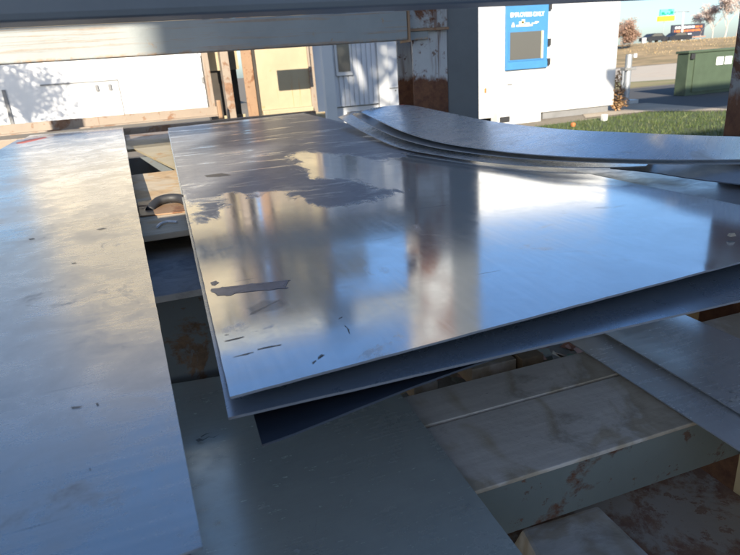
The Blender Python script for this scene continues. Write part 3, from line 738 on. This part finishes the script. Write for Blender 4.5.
w_ = bx('window', 2.60, 2.86, 8.965, 8.998, .27, 1.25, M['white'], sh, .006)
bx('pane', 2.635, 2.825, 8.955, 8.9645, .33, 1.21, M['glass'], w_)
for k in range(5): q = (3.56 + .23 * k); bx('bolt', q, q + .02, 9.018, 9.0295, -.02 + .03 * (k % 2), .0 + .03 * (k % 2), M['trimgrey'], sh)
# a louvred unit beyond
bx('white_cabinet', 2.15, 2.42, 9.9, 10.4, GZ, 1.2, M['white'], None, .01)
o = bpy.data.objects['white_cabinet']; tag(o, 'narrow white cabinet seen in the slot between cream bin and shed', 'cabinet')
for k in range(9): bx('louvre', 2.17, 2.40, 9.875, 9.899, .55 + .065 * k, .58 + .065 * k, M['trimgrey'], o)

# ------------------------------------------------------------------ white kiosk with the blue hatch
kk = empty('white_kiosk', (8.8, 13, GZ), 'bright white portable office with a blue employees hatch beside the column', 'kiosk')
bx('body', 6.80, 10.62, 12.2, 16.5, -.93, 3.2, M['white'], kk, .03)
bx('roof_trim', 6.74, 10.68, 12.14, 16.56, 3.2, 3.3, M['white'], kk)
bx('skirt', 8.6, 10.50, 12.26, 16.4, GZ, -.932, M['trimgrey'], kk)
bx('step', 7.15, 8.3, 11.9, 12.197, GZ, -.80, M['white'], kk, .01)
dr = bx('hatch', 7.50, 8.60, 12.15, 12.197, .08, 1.50, M['blue'], kk, .008)
wn = bx('window', 7.565, 8.495, 12.135, 12.149, .262, .905, M['blue'], dr, .004)
bx('pane', 7.60, 8.41, 12.128, 12.1345, .295, .875, M['glass'], wn)
bx('side_slat', 8.412, 8.465, 12.126, 12.1345, .295, .875, M['ylogo'], wn)
bx('lower_rail', 7.51, 8.59, 12.125, 12.149, .085, .215, M['blue'], dr, .006)
for z in (.13, .55, 1.30): bx('hinge', 8.602, 8.67, 12.12, 12.197, z, z + .15, M['black'], kk, .006)
def text(body, size, loc, mat, par, xs=1.0, name='lettering'):
    cu = bpy.data.curves.new(name, 'FONT'); cu.body = body; cu.size = size; cu.extrude = .003; cu.offset = size * .02
    cu.align_x = 'CENTER'
    tmp = bpy.data.objects.new('tmp', cu); col.objects.link(tmp)
    me = bpy.data.meshes.new_from_object(tmp.evaluated_get(bpy.context.evaluated_depsgraph_get()))
    bpy.data.objects.remove(tmp)
    me.materials.clear(); me.materials.append(mat)
    me.transform(Matrix.Rotation(math.pi / 2, 4, 'X') @ Matrix.Diagonal((xs, 1, 1, 1)))
    o = bpy.data.objects.new(name, me); col.objects.link(o); o.parent = par; o.location = Vector(loc) - parent_world(par); return o
text('EMPLOYEES ONLY', .125, (8.04, 12.146, 1.185), M['lettering'], dr, .86)
m = MB()
for (a, b, z0, z1) in ((7.64, 7.72, .98, 1.03), (7.66, 7.70, 1.03, 1.07), (7.76, 8.18, .985, 1.02), (7.83, 7.95, 1.02, 1.09), (7.90, 7.98, 1.05, 1.13), (8.0, 8.10, 1.02, 1.06), (8.16, 8.30, 1.03, 1.05), (8.24, 8.34, 1.05, 1.075)):
    m.box(a, b, 12.143, 12.149, z0, z1)
m.build('emblem', M['ylogo'], dr)
bx('outlet', 6.98, 7.03, 12.17, 12.197, -.36, -.26, M['orange'], kk, .004)
bx('vent_slot', 7.58, 7.70, 12.18, 12.197, -.24, -.21, M['trimgrey'], kk)
bx('wheel_arch', 7.20, 7.45, 11.86, 11.897, -1.02, -.90, M['black'], kk, .01)

# ------------------------------------------------------------------ things on the lawn and road, right
ub = empty('utility_cabinet', (16.0, 14.2, GZ), 'green utility cabinet with two white stickers by the road', 'utility cabinet')
bx('body', 14.76, 17.4, 14.0, 14.42, GZ, .10, M['green'], ub, .02)
MB().box(14.72, 17.45, 13.96, 14.46, .102, .175).build('lid', M['green'], ub, .02)
bx('door', 14.98, 17.3, 13.968, 13.997, -1.0, .05, M['green'], ub, .006)
for xx in (15.80, 16.13): bx('sticker', xx, xx + .26, 13.955, 13.967, -.28, -.06, M['lettering'], ub)
bx('handle', 14.80, 14.93, 13.93, 13.997, -.06, .09, M['black'], ub, .01)
bp = empty('steel_bollard', (12.28, 13.6, GZ), 'grey steel pipe post with dark clamps beside the road', 'bollard')
MB().tube([(12.24, 13.6, GZ), (12.24, 13.6, .21)], .085, n=16).build('pipe', M['galv'], bp, smooth=False)
bx('clamp', 12.06, 12.44, 13.5, 13.7, -.20, -.13, M['trimgrey'], bp, .01)
MB().tube([(12.40, 13.55, .12), (12.40, 13.55, .22)], .05, n=12).build('cap', M['white'], bp)
bx('side_pipe', 12.03, 12.08, 13.55, 13.62, GZ, -.2, M['galv'], bp, .005)
bx('base_plate', 12.0, 12.5, 13.4, 13.8, GZ, -.98, M['galv'], bp, .01)
q = atz(604, 121, GZ); tag(MB().box(q.x - .05, q.x + .05, q.y - .05, q.y + .05, GZ, GZ + .14).build('marker_stake', M['white'], None, .01), 'short white marker stake on the grass in front of the kiosk', 'stake')
q = atz(573, 127, GZ); tag(MB().box(q.x - .04, q.x + .04, q.y - .04, q.y + .04, GZ, GZ + .09).build('valve_cap', M['orange'], None, .03), 'small orange utility cap on the grass below the kiosk corner', 'cap')
def leafball(m, c, rx, ry, rz, n, s, rr):
    for _ in range(n):
        while True:
            p = Vector((rr.uniform(-1, 1), rr.uniform(-1, 1), rr.uniform(-1, 1)))
            if p.length < 1 and p.length > .2: break
        p = Vector((p.x * rx, p.y * ry, p.z * rz)) + Vector(c)
        a = Vector((rr.uniform(-1, 1), rr.uniform(-1, 1), rr.uniform(-1, 1))).normalized(); b = a.orthogonal().normalized()
        k = s * rr.uniform(.6, 1.4)
        m.add([p - a * k, p + b * k * .5, p + a * k, p - b * k * .5], [(0, 1, 2, 3)])
bu = empty('dry_bush', (10.75, 12.4, GZ), 'brown dry bush growing at the right corner of the kiosk', 'bush')
m = MB(); rr = random.Random(3)
leafball(m, (10.72, 12.2, -.75), .16, .2, .33, 500, .035, rr); leafball(m, (10.66, 12.15, -.30), .07, .1, .2, 140, .03, rr); leafball(m, (10.85, 12.2, -.9), .22, .2, .16, 260, .03, rr)
m.build('leaves', M['bush'], bu)
m = MB()
for k in range(9): m.tube([(10.74, 12.25, GZ), (10.74 + rr.uniform(-.18, .18), 12.2 + rr.uniform(-.1, .1), GZ + rr.uniform(.4, .8))], .01, .003, 5)
m.build('stems', M['bark'], bu)

# ------------------------------------------------------------------ far right: highway things
bb = empty('billboard', (167, 160, 0), 'dark billboard with white and orange lettering above the embankment', 'billboard')
bx('panel', 160.4, 174, 160, 160.6, 2.7, 6.45, M['billboard'], bb)
rb = random.Random(11)
def words_row(m, x0, x1, z0, z1):
    x = x0
    while x < x1:
        w = rb.uniform(.25, .55); m.box(x, min(x + w, x1), 159.93, 159.995, z0 + rb.uniform(0, .05), z1 - rb.uniform(0, .06)); x += w + rb.choice([.12, .12, .35])
m = MB(); words_row(m, 161.6, 169.6, 5.25, 5.95); words_row(m, 164.5, 168.6, 3.35, 3.65); m.build('lettering', M['lettering'], bb)
m = MB(); words_row(m, 161.4, 172.6, 4.2, 4.9); words_row(m, 170.0, 172.9, 5.2, 5.9); m.build('lettering', M['orange'], bb)
for xx in (163, 167, 171): MB().tube([(xx, 160.9, -1.5), (xx, 160.9, 2.7)], .2, n=8).build('support', M['galv'], bb)
bx('catwalk', 160.2, 174.2, 159.4, 160, 2.35, 2.5, M['orange'], bb)
sg = empty('fuel_station_sign', (118, 120, 0), 'teal and yellow roadside sign board high above the embankment', 'sign')
bx('upper_board', 116.4, 120.4, 120, 120.5, 7.15, 8.55, M['teal'], sg)
bx('lower_board', 115.9, 120.7, 119.95, 120.5, 5.95, 7.05, M['yellow'], sg)
m = MB()
for a, b, z0, z1 in ((116.6, 117.5, 7.35, 7.95), (117.5, 118.0, 7.3, 7.6), (118.2, 118.7, 7.5, 7.8), (119.2, 120.1, 7.45, 8.1), (118.6, 119.6, 8.25, 8.45), (118.9, 119.2, 7.3, 7.6)): m.box(a, b, 119.93, 119.998, z0, z1)
m.build('lettering', M['tealdark'], sg)
MB().tube([(118.3, 120.7, -1.5), (118.3, 120.7, 8.4)], .05, n=8).build('pole', M['galv'], sg)
lp = empty('light_pole', (123.6, 120, 0), 'pale lamp pole with a short cross arm standing before the billboard', 'lamp pole')
MB().tube([(123.6, 120, -1.5), (123.3, 120, 7.7)], .28, .2, 8).build('pole', M['white'], lp)
MB().tube([(120.8, 120, 7.9), (125.4, 120, 7.8)], .12, n=6).build('arm', M['galv'], lp)
for xx in (120.8, 124.9): bx('lamp', xx - .3, xx + .3, 119.7, 120.3, 7.65, 7.88, M['galv'], lp)
q = aty(644, 40, 75); tag(MB().tube([(q.x, 75, .5), (q.x, 75, q.z + .3)], .32, n=10).build('white_marker', M['white']), 'white marker post on the embankment crest left of the cars', 'marker post')
def car(px, y, label, s=1.0, dz=0):
    q = aty(px, 44, y); x, z = q.x, .82 + dz
    c = empty('parked_car', (x, y, z), label, 'car', 'dark cars on the embankment road')
    m = MB(); m.prism([(-2.2, .35), (2.2, .35), (2.25, .75), (1.5, .95), (.9, 1.4), (-.7, 1.45), (-1.5, 1.0), (-2.2, .9)], 'y', -.85, .85)
    m.v = [(x + vx * s, y + vy * s, z + vz * s) for vx, vy, vz in m.v]; m.build('body', M['car'], c)
    m = MB(); m.prism([(-1.25, 1.02), (1.1, 1.0), (.8, 1.33), (-.65, 1.38)], 'y', -.87, .87)
    m.v = [(x + vx * s, y + vy * s, z + vz * s) for vx, vy, vz in m.v]; m.build('windows', M['glass'], c)
    for wx in (-1.4, 1.4):
        for wy in (-.8, .8):
            MB().tube([(x + wx * s, y + (wy - .08) * s, z + .33 * s), (x + wx * s, y + (wy + .08) * s, z + .33 * s)], .33 * s, n=14).build('wheel', M['black'], c)
car(653, 82, 'dark car on the embankment road, left of the lamp pole', 1.0, .12)
car(676, 84, 'dark car on the embankment road, below the billboard', 1.1, -.05)

# ------------------------------------------------------------------ trees
def limb(m, p, d, L, r, depth, rr, tips, spread=.55):
    pts = [p]; q = Vector(p); dd = Vector(d)
    for k in range(3):
        dd = (dd + Vector((rr.uniform(-.16, .16), rr.uniform(-.16, .16), rr.uniform(-.04, .12)))).normalized(); q = q + dd * L / 3; pts.append(q.copy())
    m.tube(pts, r, r * .55, 6 if depth > 1 else 4, cap=False)
    if depth == 0: tips.append(q); return
    for k in range(rr.choice((3, 4))):
        nd = (dd + Vector((rr.uniform(-1, 1), rr.uniform(-1, 1), rr.uniform(-.3, .7))) * spread).normalized()
        limb(m, pts[rr.choice((2, 3, 3))], nd, L * rr.uniform(.6, .8), r * .52, depth - 1, rr, tips, spread)
def tree(name, base, h, depth, leafmat_, leaf_n, leaf_s, label, seed, spread=.55, clump=.5, mat=None, group=None):
    rr = random.Random(seed); t = empty(name, base, label, 'tree', group); m = MB(); tips = []
    limb(m, Vector(base), Vector((0, 0, 1)), h * .42, h * .022, depth, rr, tips, spread)
    m.build('trunk', mat or M['bark'], t, smooth=True)
    if leaf_n:
        g = MB()
        for tp in tips: leafball(g, tp, clump, clump, clump * .7, leaf_n, leaf_s, rr)
        g.build('crown', leafmat_, t)
    return t
def round_tree(name, base, cz, rad, nclump, n, s, label, seed, lmat):
    rr = random.Random(seed); b = Vector(base); t = empty(name, base, label, 'tree'); c = Vector((b.x, b.y, cz)); m = MB(); g = MB()
    m.tube(catmull([b, b.lerp(c, .5) + Vector((.08, .05, 0)), c], 8), .14, .07, 10)
    for k in range(nclump):
        while True:
            p = Vector((rr.uniform(-1, 1), rr.uniform(-1, 1), rr.uniform(-1, 1)))
            if .25 < p.length < 1: break
        p = c + p * rad
        st = b.lerp(c, rr.uniform(.72, 1.0)); m.tube(catmull([st, st.lerp(p, .5) + Vector((0, 0, .12)), p], 5), .045, .012, 6, False)
        leafball(g, p, rad * .36, rad * .36, rad * .28, n, s, rr)
    m.build('trunk', M['bark'], t, smooth=True); g.build('crown', lmat, t); return t
# tree whose shadow lies on the white building (it stands left of the frame)
round_tree('autumn_tree', (-11.0, 18.0, GZ), 6.0, 2.0, 30, 130, .085, 'autumn tree left of the view whose shadow falls on the white building', 21, M['leaf'])
# tree behind the camera whose shadow dapples the ribbed shed
round_tree('autumn_tree', (-1.75, -3.0, GZ), 6.35, 1.45, 30, 170, .07, 'autumn tree behind the camera whose shade dapples the ribbed shed', 8, M['leaf'])
# rust-red trees and bare trees on the embankment
for i, (px, h) in enumerate([(612, 3.4), (620, 3.9), (627, 3.0)]):
    q = aty(px, 60, 62); tree('red_shrub_tree', (q.x, 62, -.9), h, 4, M['redleaf'], 34, .08, ['rust red small tree touching the kiosk edge', 'tallest rust red small tree at the foot of the embankment', 'rust red small tree nearest the bollard'][i], 40 + i, .8, .55, group='rust red trees left of the embankment')
for i, (px, y, h) in enumerate([(700, 100, 5.2), (712, 96, 6.2), (724, 92, 7.2), (736, 98, 8.0)]):
    q = aty(px, 40, y); tree('bare_tree', (q.x, y, .6), h, 4, M['twig'], 14, .14, ['lowest bare pinkish tree right of the billboard', 'second bare pinkish tree from the billboard', 'bare pinkish tree left of the column edge', 'tallest bare tree half hidden by the right column'][i], 60 + i, .75, .7, M['twig'], group='bare trees behind the embankment')

# ------------------------------------------------------------------ behind the camera: unseen blocks added to shade the rack and road
wh = empty('shade_block', (-1, -15, GZ), 'added pale grey block, unseen far behind the camera, that shades the rack', 'building')
bx('wall', -5.56, 3.7, -19, -12, GZ, 7.55, M['blockgrey'], wh)  # added only to keep the sun off the rack
bx('sun_slot_base', -6.17, -5.562, -12.3, -12, GZ, 5.94, M['blockgrey'], wh)  # added pieces leave a slot so sun reaches the gap planks
bx('sun_slot_top', -6.17, -5.562, -12.3, -12, 6.76, 7.55, M['blockgrey'], wh)
bx('roof', -6.2, 3.75, -19.1, -11.97, 7.552, 7.6, M['roofing'], wh)
bx('door', -1.2, 1.6, -11.99, -11.96, GZ, 1.9, M['blue'], wh)
cp = empty('shade_slab', (10, -3.5, GZ), 'added flat slab on posts, unseen behind the camera, that shades the road', 'shade_slab')
bx('deck', 4.6, 18, -5.2, -1.9, 5.85, 6.1, M['roofing'], cp)  # unseen slab added to lay a band of shade across the road
for xx in (8.0, 17.5):
    for yy in (-5.0, -2.2): bx('post', xx, xx + .15, yy, yy + .15, GZ, 5.85, M['galv'], cp)

S.render.engine = 'CYCLES'
